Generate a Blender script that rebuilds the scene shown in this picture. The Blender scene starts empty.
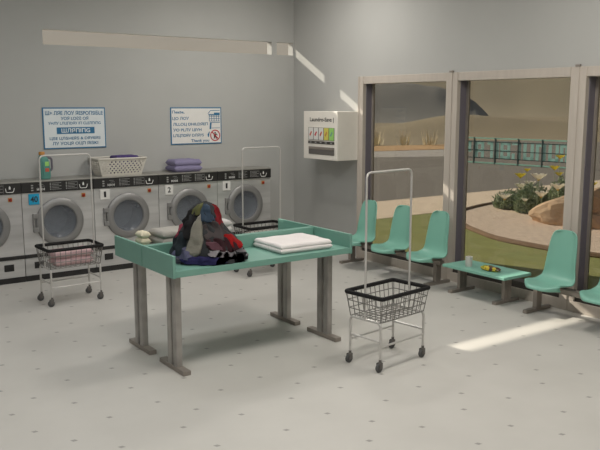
import bpy, bmesh, math, random
from mathutils import Vector, Matrix, noise
PI = math.pi
random.seed(7)
scn = bpy.context.scene
COL = scn.collection
V = Vector

# ------------------------------------------------------------------ materials
def srgb(r, g, b):
    def f(c):
        c /= 255.0
        return c / 12.92 if c <= .04045 else ((c + .055) / 1.055) ** 2.4
    return (f(r), f(g), f(b), 1)

def mat(name, rgb, rough=.5, metal=0, var=.0, scale=8, stretch=(1, 1, 1), bump=0, bscale=40, emit=None, spec=.5, alpha=None):
    m = bpy.data.materials.new(name); m.use_nodes = True
    nt = m.node_tree; b = nt.nodes['Principled BSDF']
    c = srgb(*rgb)
    b.inputs['Roughness'].default_value = rough
    b.inputs['Metallic'].default_value = metal
    b.inputs['Specular IOR Level'].default_value = spec
    tc = nt.nodes.new('ShaderNodeTexCoord'); mp = nt.nodes.new('ShaderNodeMapping')
    mp.inputs['Scale'].default_value = stretch
    nt.links.new(tc.outputs['Object'], mp.inputs['Vector'])
    nz = nt.nodes.new('ShaderNodeTexNoise'); nz.inputs['Scale'].default_value = scale
    nz.inputs['Detail'].default_value = 4
    nt.links.new(mp.outputs[0], nz.inputs['Vector'])
    rp = nt.nodes.new('ShaderNodeValToRGB')
    rp.color_ramp.elements[0].position = .3; rp.color_ramp.elements[1].position = .7
    v = max(var, .02)
    rp.color_ramp.elements[0].color = tuple(min(1, x * (1 - v)) for x in c[:3]) + (1,)
    rp.color_ramp.elements[1].color = tuple(min(1, x * (1 + v)) for x in c[:3]) + (1,)
    nt.links.new(nz.outputs['Fac'], rp.inputs[0])
    nt.links.new(rp.outputs[0], b.inputs['Base Color'])
    if bump:
        n2 = nt.nodes.new('ShaderNodeTexNoise'); n2.inputs['Scale'].default_value = bscale
        nt.links.new(mp.outputs[0], n2.inputs['Vector'])
        bp = nt.nodes.new('ShaderNodeBump'); bp.inputs['Strength'].default_value = bump
        bp.inputs['Distance'].default_value = .01
        nt.links.new(n2.outputs['Fac'], bp.inputs['Height']); nt.links.new(bp.outputs[0], b.inputs['Normal'])
    if emit:
        b.inputs['Emission Color'].default_value = c; b.inputs['Emission Strength'].default_value = emit
    return m

M = {}
M['wall'] = mat('wall_paint', (174, 174, 171), .85, var=.02, scale=1.5, bump=.05, bscale=120)
M['ceiling'] = mat('ceiling_paint', (205, 203, 198), .9)
M['trim'] = mat('window_frame_paint', (184, 175, 165), .55, var=.04, scale=20, stretch=(1, 1, .1))
M['jamb'] = mat('window_jamb_seal', (106, 101, 110), .5)
M['dark_track'] = mat('window_track', (58, 54, 50), .5)
M['steel'] = mat('brushed_steel', (198, 197, 196), .34, .45, var=.2, scale=2.0, stretch=(.3, .3, 3.2))
M['steel_top'] = mat('steel_top', (160, 158, 152), .4, .5, var=.05)
M['ring'] = mat('door_ring_steel', (140, 139, 138), .42, .45, var=.05)
M['drum'] = mat('drum_steel', (170, 173, 178), .5, .3, var=.08, scale=12)
M['black'] = mat('black_plastic', (34, 33, 33), .45)
M['rubber'] = mat('black_rubber', (78, 78, 78), .6)
M['print'] = mat('pale_print', (150, 150, 148), .6)
M['print_w'] = mat('white_print', (225, 225, 222), .6)
M['ink'] = mat('dark_ink', (40, 40, 42), .6)
M['plate'] = mat('white_plate', (215, 214, 210), .5)
M['plate_blue'] = mat('blue_plate', (20, 150, 190), .5)
M['rim_black'] = mat('matt_black_rim', (17, 16, 16), .7, spec=.3)
M['orange'] = mat('orange_bezel', (188, 132, 66), .5)
M['red'] = mat('red_button', (140, 30, 20), .35)
M['sign'] = mat('sign_board', (218, 224, 226), .5)
M['sign2'] = mat('sign_board_warm', (226, 224, 220), .5)
M['sblue'] = mat('sign_blue', (46, 110, 150), .5)
M['sred'] = mat('sign_red', (190, 40, 55), .5)
M['green'] = mat('green_laminate', (112, 156, 142), .42, var=.03, scale=3)
M['seat'] = mat('green_plastic', (124, 177, 160), .38, var=.02, scale=3)
M['leg'] = mat('grey_leg_metal', (158, 154, 149), .4, .4, var=.22, scale=5, stretch=(1, 1, .8))
M['bench'] = mat('bench_leg_metal', (146, 138, 130), .45, .4, var=.05)
M['chrome'] = mat('chrome_tube', (200, 197, 193), .35, .35, var=.04)
M['wire'] = mat('basket_wire', (132, 130, 126), .4, .35)
M['plastic_w'] = mat('cream_plastic', (205, 200, 190), .5)
M['vend'] = mat('vending_enamel', (226, 221, 212), .45)
M['slot'] = mat('slot_grey', (98, 94, 90), .5)
M['cloth_w'] = mat('white_cotton', (222, 216, 214), .9, var=.02, bump=.25, bscale=60)
M['cloth_cream'] = mat('cream_cotton', (214, 205, 180), .9, bump=.25)
M['cloth_pale'] = mat('pale_grey_towel', (190, 187, 184), .95, bump=.3)
M['cloth_grey'] = mat('grey_green_blanket', (158, 154, 147), .9, var=.06, bump=.3)
M['cloth_purple'] = mat('purple_towel', (130, 124, 154), .95, var=.05, bump=.4, bscale=90)
M['cloth_violet'] = mat('violet_cloth', (72, 58, 108), .95, bump=.3)
M['cloth_pink'] = mat('pink_towel', (202, 170, 172), .95, var=.04, bump=.3)
M['teal_p'] = mat('teal_bottle_plastic', (84, 140, 130), .4, var=.04)
M['lime'] = mat('lime_label', (150, 205, 110), .5)
M['lab_red'] = mat('label_red', (190, 90, 70), .5)
M['lab_yel'] = mat('label_yellow', (205, 195, 90), .5)
M['cup'] = mat('paper_cup', (214, 208, 204), .6)
M['lens'] = mat('fill_lamp_diffuser', (255, 248, 235), .5, emit=1.0)  # glowing cover of the added, unseen fill lamps

def floor_mat():
    m = bpy.data.materials.new('speckled_tile_floor'); m.use_nodes = True
    nt = m.node_tree; b = nt.nodes['Principled BSDF']; N = nt.nodes.new; L = nt.links.new
    geo = N('ShaderNodeNewGeometry'); sp = N('ShaderNodeSeparateXYZ'); L(geo.outputs['Position'], sp.inputs[0])
    def mth(op, a, bb=None):
        n = N('ShaderNodeMath'); n.operation = op
        for i, x in enumerate((a, bb)):
            if x is None: continue
            if isinstance(x, (int, float)): n.inputs[i].default_value = x
            else: L(x, n.inputs[i])
        return n.outputs[0]
    P = 1.03; tot = None
    for (ox, oy) in [(-5.385, -3.62), (-5.84, -3.69), (-5.44, -3.18), (-5.97, -3.23), (-5.19, -3.95)]:
        def cell(s, o):
            t = mth('DIVIDE', mth('SUBTRACT', s, o), P)
            t = mth('FRACT', mth('ADD', t, 100.5))
            return mth('MULTIPLY', mth('SUBTRACT', t, .5), P)
        dx = cell(sp.outputs[0], ox); dy = cell(sp.outputs[1], oy)
        ru = mth('SUBTRACT', mth('MULTIPLY', dx, .815), mth('MULTIPLY', dy, .579))
        rw = mth('ADD', mth('MULTIPLY', dx, .579), mth('MULTIPLY', dy, .815))
        d = mth('ADD', mth('MULTIPLY', mth('ABSOLUTE', ru), 1.0), mth('MULTIPLY', mth('ABSOLUTE', rw), 1.5))
        k = mth('LESS_THAN', d, .031)
        tot = k if tot is None else mth('MAXIMUM', tot, k)
    nz = N('ShaderNodeTexNoise'); nz.inputs['Scale'].default_value = 1.2; nz.inputs['Detail'].default_value = 6
    L(geo.outputs['Position'], nz.inputs['Vector'])
    rp = N('ShaderNodeValToRGB'); rp.color_ramp.elements[0].position = .3; rp.color_ramp.elements[1].position = .75
    rp.color_ramp.elements[0].color = srgb(186, 183, 177); rp.color_ramp.elements[1].color = srgb(196, 193, 187)
    L(nz.outputs['Fac'], rp.inputs[0])
    mx = N('ShaderNodeMix'); mx.data_type = 'RGBA'
    L(mth('MULTIPLY', tot, .6), mx.inputs[0]); L(rp.outputs[0], mx.inputs[6]); mx.inputs[7].default_value = srgb(105, 103, 100)
    L(mx.outputs[2], b.inputs['Base Color']); b.inputs['Roughness'].default_value = .5
    b.inputs['Specular IOR Level'].default_value = .35
    return m
M['floor'] = floor_mat()

def glass_mat(name, tint, gloss=.06, rough=.0):
    m = bpy.data.materials.new(name); m.use_nodes = True
    nt = m.node_tree; nt.nodes.remove(nt.nodes['Principled BSDF']); N = nt.nodes.new
    t = N('ShaderNodeBsdfTransparent'); t.inputs[0].default_value = tint
    g = N('ShaderNodeBsdfGlossy'); g.inputs['Roughness'].default_value = rough; g.inputs[0].default_value = (.9, .9, .9, 1)
    lw = N('ShaderNodeLayerWeight'); pw = N('ShaderNodeMath'); pw.operation = 'POWER'; pw.inputs[1].default_value = 4
    nt.links.new(lw.outputs['Facing'], pw.inputs[0])
    fr = N('ShaderNodeMath'); fr.operation = 'MULTIPLY_ADD'; fr.inputs[1].default_value = .55; fr.inputs[2].default_value = .03; nt.links.new(pw.outputs[0], fr.inputs[0])
    mx = N('ShaderNodeMixShader'); nt.links.new(fr.outputs[0], mx.inputs[0])
    nt.links.new(t.outputs[0], mx.inputs[1]); nt.links.new(g.outputs[0], mx.inputs[2])
    nt.links.new(mx.outputs[0], nt.nodes['Material Output'].inputs['Surface'])
    return m
M['glass'] = glass_mat('tinted_window_glass', (.65, .635, .61, 1))
M['door_glass'] = glass_mat('hazed_door_glass', (.75, .78, .82, 1), rough=.15)
def add_haze(m, rgb, f):
    nt = m.node_tree; d = nt.nodes.new('ShaderNodeBsdfDiffuse'); d.inputs[0].default_value = srgb(*rgb)
    mx = nt.nodes.new('ShaderNodeMixShader'); mx.inputs[0].default_value = f
    out = nt.nodes['Material Output']; src = out.inputs['Surface'].links[0].from_socket
    nt.links.new(src, mx.inputs[1]); nt.links.new(d.outputs[0], mx.inputs[2]); nt.links.new(mx.outputs[0], out.inputs['Surface'])
add_haze(M['door_glass'], (138, 143, 150), .42)  # painted grey haze stands in for light that never reaches the drum
M['vglass'] = glass_mat('clear_panel', (.9, .9, .9, 1))
M['clearglass'] = glass_mat('clear_opening_glass', (.97, .97, .97, 1))

# ------------------------------------------------------------------ mesh helpers
def new_bm(): return bmesh.new()

def add_box(bm, x0, x1, y0, y1, z0, z1, bev=0):
    t = bmesh.new(); bmesh.ops.create_cube(t, size=1)
    for v in t.verts:
        v.co = V((x0 + (v.co.x + .5) * (x1 - x0), y0 + (v.co.y + .5) * (y1 - y0), z0 + (v.co.z + .5) * (z1 - z0)))
    if bev: bmesh.ops.bevel(t, geom=t.edges[:] + t.verts[:], offset=bev, segments=2, affect='EDGES', profile=.5)
    merge(bm, t); return bm

def merge(bm, t, mtx=None):
    me = bpy.data.meshes.new('tmp'); t.to_mesh(me); t.free()
    if mtx: me.transform(mtx)
    bm.from_mesh(me); bpy.data.meshes.remove(me)

def add_tube(bm, pts, r, n=8, closed=False):
    pts = [V(p) for p in pts]; rings = []; m = len(pts); up = None
    for i, p in enumerate(pts):
        if closed: d = (pts[(i + 1) % m] - pts[i - 1])
        else: d = pts[min(i + 1, m - 1)] - pts[max(i - 1, 0)]
        d.normalize()
        if up is None:
            a = V((0, 0, 1)) if abs(d.z) < .9 else V((1, 0, 0)); up = a.cross(d).normalized()
        up = (up - d * up.dot(d)).normalized(); s = d.cross(up)
        rings.append([bm.verts.new(p + (up * math.cos(2 * PI * k / n) + s * math.sin(2 * PI * k / n)) * r) for k in range(n)])
    for i in range(m if closed else m - 1):
        A = rings[i]; B = rings[(i + 1) % m]
        for k in range(n): bm.faces.new((A[k], A[(k + 1) % n], B[(k + 1) % n], B[k]))
    if not closed:
        bm.faces.new(rings[0][::-1]); bm.faces.new(rings[-1])
    return bm

def arc_path(pts, r, n=5):
    pts = [V(p) for p in pts]; out = [pts[0]]
    for i in range(1, len(pts) - 1):
        p = pts[i]; a = (pts[i - 1] - p).normalized(); b = (pts[i + 1] - p).normalized()
        A = p + a * r; B = p + b * r
        for k in range(n + 1):
            t = k / n; out.append(A * (1 - t) ** 2 + p * 2 * t * (1 - t) + B * t * t)
    out.append(pts[-1]); return out

def add_lathe(bm, prof, mtx=None, n=48, cap=False):
    """prof: list of (r, h); axis is local z"""
    mtx = mtx or Matrix.Identity(4); rings = []
    for r, h in prof:
        if r < 1e-6: rings.append([bm.verts.new(mtx @ V((0, 0, h)))])
        else: rings.append([bm.verts.new(mtx @ V((r * math.cos(2 * PI * k / n), r * math.sin(2 * PI * k / n), h))) for k in range(n)])
    for A, B in zip(rings, rings[1:]):
        for k in range(n):
            a = [A[k % len(A)], A[(k + 1) % len(A)], B[(k + 1) % len(B)], B[k % len(B)]]
            u = []
            for q in a:
                if q not in u: u.append(q)
            if len(u) > 2: bm.faces.new(u)
    return bm

def obj(name, bm, m, parent=None, smooth=False, loc=None):
    me = bpy.data.meshes.new(name)
    bmesh.ops.recalc_face_normals(bm, faces=bm.faces[:])
    bm.to_mesh(me); bm.free()
    for mm in (m if isinstance(m, (list, tuple)) else [m]): me.materials.append(mm)
    if smooth:
        me.shade_smooth()
        if smooth != 2:
            try: me.set_sharp_from_angle(angle=math.radians(42))
            except Exception: pass
    o = bpy.data.objects.new(name, me); COL.objects.link(o)
    if parent: o.parent = parent
    if loc: o.location = loc
    return o

def tag(o, label, cat, group=None, kind=None):
    if label: o['label'] = label
    if cat: o['category'] = cat
    if group: o['group'] = group
    if kind: o['kind'] = kind
    return o

def thing(name, label, cat, loc=(0, 0, 0), rz=0, group=None):
    o = bpy.data.objects.new(name, None); o.empty_display_size = .1; COL.objects.link(o)
    o.location = loc; o.rotation_euler = (0, 0, rz)
    return tag(o, label, cat, group)

def struct(name, bm, m, parent=None):
    o = obj(name, bm, m, parent)
    if not parent: o['kind'] = 'structure'
    return o

def copy_tree(o, parent=None):
    c = o.copy(); COL.objects.link(c); c.parent = parent
    for ch in list(o.children): copy_tree(ch, c)
    return c

def quad_bm(*P):
    bm = new_bm(); bm.faces.new([bm.verts.new(p) for p in P]); return bm

def text_mesh(name, txt, m, parent, cx, cz, w, h, frame, off=.0015, bold=.022):
    """lettering as flat mesh, squeezed to w by h, centred; frame maps (u, v, out) to local space"""
    cu = bpy.data.curves.new('txt', 'FONT'); cu.body = txt; cu.size = 1; cu.extrude = 0; cu.offset = bold
    to = bpy.data.objects.new('txt', cu); COL.objects.link(to)
    dg = bpy.context.evaluated_depsgraph_get(); dg.update()
    me = bpy.data.meshes.new_from_object(to.evaluated_get(dg))
    bpy.data.objects.remove(to); bpy.data.curves.remove(cu)
    xs = [v.co.x for v in me.vertices]; ys = [v.co.y for v in me.vertices]
    sx = w / (max(xs) - min(xs)); sy = h / (max(ys) - min(ys))
    mx = (max(xs) + min(xs)) / 2; my = (max(ys) + min(ys)) / 2
    for v in me.vertices:
        v.co = frame(cx + (v.co.x - mx) * sx, cz + (v.co.y - my) * sy, off)
    me.materials.clear(); me.materials.append(m)
    o = bpy.data.objects.new(name, me); COL.objects.link(o); o.parent = parent
    return o

def flat(bm, frame, u0, u1, v0, v1, off):
    bm.faces.new([bm.verts.new(frame(*p, off)) for p in ((u0, v0), (u1, v0), (u1, v1), (u0, v1))])

def flat_poly(bm, frame, pts, off): bm.faces.new([bm.verts.new(frame(*p, off)) for p in pts])

# ------------------------------------------------------------------ room shell
XL, YF, H = -10.2, -13.2, 4.75
struct('floor', add_box(new_bm(), XL - .15, .05, YF - .15, .15, -.1, 0), M['floor'])
struct('ceiling', add_box(new_bm(), XL - .15, .2, YF - .15, .15, H, H + .1), M['ceiling'])
# back wall with a long narrow clerestory opening close under the ceiling
W = new_bm(); z0, z1 = 3.365, 3.583
add_box(W, XL, .0, 0, .15, 0, z0); add_box(W, XL, 0, 0, .15, z1, H)
add_box(W, XL, -4.45, 0, .15, z0, z1); add_box(W, -.47, -.37, 0, .15, z0, z1); add_box(W, -.02, 0, 0, .15, z0, z1)
struct('wall_back', W, M['wall'])
for i, (a, b) in enumerate(((-4.45, -.47), (-.37, -.02))):
    struct('window_%d' % (4 + i), add_box(new_bm(), a, b, .07, .074, z0, z1), M['clearglass'])
struct('wall_left', add_box(new_bm(), XL - .15, XL, YF, .15, 0, H), M['wall'])
struct('wall_front', add_box(new_bm(), XL, .2, YF - .15, YF, 0, H), M['wall'])
WZ0, WZ1 = .02, 2.94
YW = [-1.855 - 2.01 * k for k in range(4)]
W = new_bm()
add_box(W, 0, .2, YW[0], .15, 0, H); add_box(W, 0, .2, YF, YW[3], 0, H)
add_box(W, 0, .2, YW[3], YW[0], WZ1, H)
struct('wall_right', W, M['wall'])
for k in range(3):
    ya, yb = YW[k], YW[k + 1]        # ya > yb
    e = thing('window_%d' % (k + 1), None, None); e['kind'] = 'structure'
    fr = new_bm()
    add_box(fr, -.025, .2, yb + .105, ya - .105, 2.825, WZ1, .004)            # head
    add_box(fr, -.035, .2, ya - .115, ya, .13, WZ1, .004)
    add_box(fr, -.035, .2, yb, yb + .095, .13, WZ1, .004)
    add_box(fr, -.045, -.03, ya - .022, ya, .0, WZ1); add_box(fr, -.045, -.03, yb, yb + .012, .0, WZ1)
    add_box(fr, -.035, .2, yb, ya, 0, .13, .004)                        # sill panel
    obj('window_frame', fr, M['trim'], e)
    jb = new_bm()
    add_box(jb, .03, .14, ya - .125, ya - .113, .2, 2.825); 
    add_box(jb, .03, .14, yb + .093, yb + .103, .2, 2.825)
    obj('jamb_lining', jb, M['jamb'], e)
    tr = new_bm(); add_box(tr, -.01, .18, yb + .09, ya - .11, .128, .215)
    obj('bottom_track', tr, M['dark_track'], e)
    sh = new_bm()
    add_box(sh, .14, .175, ya - .165, ya - .115, .2, 2.825); add_box(sh, .14, .175, yb + .095, yb + .105, .2, 2.825)
    obj('sash', sh, M['bench'], e)
    obj('window_pane', add_box(new_bm(), .155, .161, yb + .1, ya - .12, .2, 2.825), M['glass'], e)
    if k < 3:
        obj('top_bracket', add_box(new_bm(), -.05, -.02, yb - .03, yb + .03, 2.94, 2.965), M['bench'], e)

# ------------------------------------------------------------------ ceiling fill lamps, out of view, added to light the room
def ceiling_fill_lamp(x, y, power, col, label, grp=None, sx=1.2, sy=.5):
    t = thing('ceiling_fill_light', label, 'ceiling light', (x, y, H), 0, grp)
    b = new_bm(); add_box(b, -sx / 2 - .03, sx / 2 + .03, -sy / 2 - .03, sy / 2 + .03, -.06, 0, .006)
    obj('housing', b, M['plate'], t)
    obj('diffuser', add_box(new_bm(), -sx / 2, sx / 2, -sy / 2, sy / 2, -.075, -.06), M['lens'], t)
    ld = bpy.data.lights.new('ceiling_fill', 'AREA'); ld.shape = 'RECTANGLE'; ld.size = sx; ld.size_y = sy
    ld.energy = power * LK; ld.color = col
    lo = bpy.data.objects.new('fill_area', ld); COL.objects.link(lo); lo.parent = t; lo.location = (0, 0, -.09)
    return t
LK = .60
WARM = (1, .955, .89); NEUT = (.955, .98, 1)
FILL_LAMPS = [(-7.6, -3.4, 30, NEUT), (-4.6, -3.2, 58, NEUT), (-1.7, -2.2, 115, WARM),
         (-8.2, -7.2, 92, NEUT), (-5.2, -7.0, 100, WARM), (-2.2, -6.6, 105, WARM), (-5.6, -10.6, 60, NEUT), (-2.2, -10.4, 105, WARM)]
for x, y, p, c in FILL_LAMPS:
    ceiling_fill_lamp(x, y, p, c, 'unseen flat ceiling light added to fill the room', 'added fill lights')

# ------------------------------------------------------------------ washing machines
MW, MD, X0 = 1.044, .49, -.834
def machine_frame(u, v, out): return V((u, -MD - out, v))
def make_machine():
    t = thing('washing_machine', '', 'washing machine', (0, 0, 0), 0, 'front loading washers along the back wall')
    cx, cz, R = MW / 2, .83, .325
    g = .004
    # body: front sheet with a round opening lofted to the rectangle
    bm = new_bm(); n = 64
    x0, x1, za, zb = g, MW - g, .386, 1.267
    inner = [bm.verts.new((cx + .30 * math.cos(2 * PI * k / n), -MD, cz + .30 * math.sin(2 * PI * k / n))) for k in range(n)]
    back = [bm.verts.new((cx + .30 * math.cos(2 * PI * k / n), -MD + .06, cz + .30 * math.sin(2 * PI * k / n))) for k in range(n)]
    def edge(k):
        a = 2 * PI * k / n; c, s = math.cos(a), math.sin(a)
        tx = ((x1 - cx) if c > 0 else (x0 - cx)) / c if abs(c) > 1e-6 else 1e9
        tz = ((zb - cz) if s > 0 else (za - cz)) / s if abs(s) > 1e-6 else 1e9
        q = min(tx, tz); return bm.verts.new((cx + c * q, -MD, cz + s * q))
    outer = [edge(k) for k in range(n)]
    for k in range(n):
        j = (k + 1) % n
        bm.faces.new((inner[k], inner[j], outer[j], outer[k])); bm.faces.new((back[k], back[j], inner[j], inner[k]))
    for (ex, ez) in ((x1, zb), (x0, zb), (x0, za), (x1, za)):
        ks = sorted(range(n), key=lambda k: (outer[k].co - V((ex, -MD, ez))).length)[:2]
        bm.faces.new((outer[ks[0]], outer[ks[1]], bm.verts.new((ex, -MD, ez))))
    # shell (behind the front sheet)
    for (a, b) in (((x0, -MD), (x0, -.01)), ((x1, -.01), (x1, -MD)), ((x1, -.01), (x0, -.01))):
        bm.faces.new([bm.verts.new(p) for p in ((a[0], a[1], .08), (b[0], b[1], .08), (b[0], b[1], 1.27), (a[0], a[1], 1.27))])
    add_box(bm, x0, x1, -MD, -MD + .03, .08, .336, .003)
    bmesh.ops.remove_doubles(bm, verts=bm.verts[:], dist=.0004)
    obj('body', bm, M['steel'], t)
    tb = new_bm(); add_box(tb, x0, x1, -MD + .002, -.01, 1.30, 1.425, .006)
    add_box(tb, x0 - .002, x1 + .002, -MD - .022, -.008, 1.416, 1.432, .004)
    obj('top_cover', tb, M['steel_top'], t)
    cp = obj('control_panel', add_box(new_bm(), x0 - .002, x1 + .002, -MD - .018, -MD + .03, 1.267, 1.4155, .003), M['black'], t)
    fr = lambda u, v, o: machine_frame(u, v, .018 + o)
    b = new_bm()
    for (ux, n_) in ((.40, 5), (.63, 5)):
        for i in range(n_):
            flat(b, fr, ux, ux + .018, 1.296 + i * .022, 1.308 + i * .022, .001)
            flat(b, fr, ux + .03, ux + (.13 if i % 2 else .165), 1.299 + i * .022, 1.305 + i * .022, .001)
        obj('programme_list', b, M['print'], cp); b = new_bm()
    for i in range(3): flat(b, fr, .135, .165, 1.293 + i * .034, 1.313 + i * .034, .001)
    obj('indicator_marks', b, M['print'], cp); b = new_bm()
    flat(b, fr, .24, .31, 1.376, 1.381, .001); flat(b, fr, .26, .33, 1.352, 1.357, .001)
    obj('caption', b, M['print'], cp); b = new_bm()
    flat(b, fr, .80, .803, 1.285, 1.40, .001)
    obj('divider_line', b, M['print'], cp); b = new_bm()
    for i in range(3):
        flat(b, fr, .215 + i * .04, .222 + i * .04, 1.295, 1.33, .001); flat(b, fr, .237 + i * .04, .244 + i * .04, 1.295, 1.33, .001)
        flat(b, fr, .215 + i * .04, .244 + i * .04, 1.308, 1.314, .001)
    obj('price_display', b, M['print_w'], cp); b = new_bm()
    # tub symbol
    flat_poly(b, fr, [(.835, 1.30), (.85, 1.29), (.85, 1.30), (.842, 1.31), (.835, 1.35), (.825, 1.35)], .001)
    flat_poly(b, fr, [(.955, 1.35), (.945, 1.35), (.935, 1.31), (.925, 1.30), (.925, 1.29), (.94, 1.30)], .001)
    flat(b, fr, .85, .925, 1.29, 1.299, .001)
    flat_poly(b, fr, [(.875, 1.335), (.90, 1.335), (.90, 1.365), (.888, 1.385), (.875, 1.365)], .001)
    obj('tub_symbol', b, M['print_w'], cp)
    # door
    d = new_bm(); mt = Matrix.Translation((cx, -MD, cz)) @ Matrix.Rotation(PI / 2, 4, 'X')
    add_lathe(d, [(.30, .0), (.338, .0), (.347, .008), (.347, .022), (.338, .034), (.30, .046), (.265, .052), (.245, .046), (.236, .03), (.233, .008)], mt, 64)
    door = obj('door', d, M['ring'], t, True)
    gl = new_bm(); add_lathe(gl, [(.236, .024), (.21, .012), (.16, -.004), (.08, -.014), (0, -.018)], mt, 48)
    obj('door_glass', gl, M['door_glass'], door, 2)
    dr = new_bm(); add_lathe(dr, [(.299, -.004), (.29, -.05), (.27, -.12), (.26, -.36), (.24, -.40), (.12, -.415), (0, -.42)], mt, 48)
    for q in range(3):
        a = q * 2 * PI / 3 + .5
        tb2 = bmesh.new(); bmesh.ops.create_cube(tb2, size=1)
        for v_ in tb2.verts: v_.co = V((v_.co.x * .05 * (1 if v_.co.z > 0 else .6), v_.co.y * .04, v_.co.z * .26))
        merge(dr, tb2, mt @ Matrix.Rotation(a, 4, 'Z') @ Matrix.Translation((.235, 0, -.22)))
    obj('drum', dr, M['drum'], t, True)
    hg = new_bm()
    add_box(hg, cx - .385, cx - .31, -MD - .04, -MD, .90, .97, .006); add_box(hg, cx - .385, cx - .31, -MD - .04, -MD, .70, .77, .006)
    add_box(hg, cx - .385, cx - .36, -MD - .028, -MD, .76, .91, .004)
    obj('hinge', hg, M['ring'], door)
    # emergency button
    bz = new_bm(); add_box(bz, .858, .918, -MD - .008, -MD, 1.157, 1.217, .004); obz = obj('button_bezel', bz, M['orange'], t)
    bb = new_bm(); add_lathe(bb, [(0, .0), (.021, 0), (.023, .012), (.018, .018), (0, .02)], Matrix.Translation((.888, -MD - .006, 1.187)) @ Matrix.Rotation(PI / 2, 4, 'X'), 20)
    obj('button', bb, M['red'], obz, True)
    obj('bumper_band', add_box(new_bm(), x0 - .002, x1 + .002, -MD - .014, -MD + .03, .336, .388, .004), M['black'], t)
    obj('kick_plate', add_box(new_bm(), x0 - .002, x1 + .002, -MD - .004, -.02, 0.0, .08, .002), M['black'], t)
    for u in (.13, .755):
        s = new_bm()
        add_box(s, u, u + .135, -MD - .006, -MD + .001, .175, .272, .004); add_box(s, u + .02, u + .115, -MD - .012, -MD - .004, .20, .25, .003)
        obj('coin_slot', s, M['black'], t)
    return t
proto = make_machine()
MLAB = ['stainless front loading washing machine at the right end of the row, nearest the room corner',
        'stainless front loading washing machine bearing the white plate numbered 2',
        'stainless front loading washing machine under the cream laundry basket',
        'stainless front loading washing machine with a blue number plate reading 40',
        'stainless front loading washing machine at the far left, cut off by the edge of view']
PLATES = [('1', 'plate'), ('2', 'plate'), ('1', 'plate'), ('40', 'plate_blue'), None]
for k in range(5):
    o = proto if k == 0 else copy_tree(proto)
    o.location = (X0 - MW * (k + 1), 0, 0); o['label'] = MLAB[k]
machines = [o for o in scn.objects if o.name.startswith('washing_machine')]
for k, o in enumerate(machines):
    if PLATES[k]:
        tx, mk = PLATES[k]
        u0, u1 = (.095, .245) if k != 1 else (.108, .246)
        p = obj('number_plate', add_box(new_bm(), u0, u1, -MD - .012, -MD, 1.097, 1.252, .003), M[mk], o)
        text_mesh('plate_numeral', tx, M['ink'] if mk == 'plate' else M['ink'], p, (u0 + u1) / 2, 1.175, .034 * (1 if tx == '1' else (1.6 if tx == '2' else 3.0)), .085, machine_frame, .0135)

# ------------------------------------------------------------------ wall signs
def wall_frame(x, z):
    return lambda u, v, o: V((x + u, -.014 - o, z + v))
def sign_board(label, x0, x1, z0, z1, face):
    t = thing('wall_sign', label, 'sign', ((x0 + x1) / 2, 0, (z0 + z1) / 2))
    w, h = (x1 - x0) / 2, (z1 - z0) / 2
    obj('backing', add_box(new_bm(), -w, w, -.012, 0, -h, h, .002), M['sblue'], t)
    obj('sign_face', add_box(new_bm(), -w + .018, w - .018, -.014, -.011, -h + .018, h - .018), M[face], t)
    return t
f0 = wall_frame(0, 0)
t = sign_board('blue-bordered laundry notice with a blue bar of white letters, above the detergent bottle', -4.515, -3.555, 1.845, 2.458, 'sign')
for s, u, v, w, h in [('Ш> ЛЯE ЛOУ ЯESPOПSIБLE', 0, .225, .88, .06), ('УOЯ LOƧƧ OЯ', 0, .145, .42, .05), ('УHЛУ LЛЦПDЯУ IП CLEЛПIПG', 0, .07, .80, .05),
                      ('ЦЅE ЦЛЅHEЯЅ & DЯУEЯЅ', 0, -.155, .78, .052), ('ЛУ УOЦЯ OЦП ЯIЅK!', 0, -.23, .70, .056)]:
    text_mesh('lettering', s, M['sblue'], t, u, v, w, h, f0, .002)
b = new_bm(); flat(b, f0, -.28, .30, -.085, .012, .002); bar = obj('blue_bar', b, M['sblue'], t)
text_mesh('lettering', 'ШЛЯПIПG', M['sign'], bar, 0.01, -.036, .44, .062, f0, .004)
t = sign_board('white laundry cart notice with a red prohibition circle, above the purple towels', -2.455, -1.51, 1.848, 2.455, 'sign2')
for s, u, v, w, h in [('Пeaѕe,', -.33, .225, .22, .055), ('ЦO ЛOУ', -.29, .12, .30, .06), ('ЛLLOЦ DHILDЯEП', -.11, .025, .64, .058),
                      ('УO PLЛУ ЦIУH', -.17, -.068, .52, .058), ('LЛЦПDЯУ DЛЯУS', -.15, -.158, .56, .058), ('Thank you', .06, -.25, .34, .06)]:
    text_mesh('lettering', s, M['sblue'] if v < .2 else M['sblue'], t, u, v, w, h, f0, .002)
b = new_bm()   # drawn cart
flat_poly(b, f0, [(.21, .20), (.26, .255), (.44, .255), (.44, .245), (.265, .245), (.225, .20)], .002)
flat_poly(b, f0, [(.23, .17), (.44, .17), (.44, .215), (.33, .215), (.33, .19), (.22, .19)], .002)
for i in range(5): flat(b, f0, .235 + i * .045, .245 + i * .045, .07, .17, .002)
for i in range(3): flat(b, f0, .235, .44, .07 + i * .04, .078 + i * .04, .002)
flat_poly(b, f0, [(.25, .05), (.285, .05), (.27, -.06), (.24, -.06)], .002)
flat(b, f0, .25, .44, .045, .055, .002); flat(b, f0, .26, .44, -.045, -.037, .002)
flat_poly(b, f0, [(.20, -.15), (.23, -.10), (.245, -.10), (.225, -.19), (.21, -.19)], .002)
obj('cart_drawing', b, M['sblue'], t)
b = new_bm(); n = 32; c0 = (.345, -.165)
for k in range(n):
    a, a2 = 2 * PI * k / n, 2 * PI * (k + 1) / n
    flat_poly(b, f0, [(c0[0] + r * math.cos(q), c0[1] + r * math.sin(q)) for r, q in ((.078, a), (.095, a), (.095, a2), (.078, a2))], .004)
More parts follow.
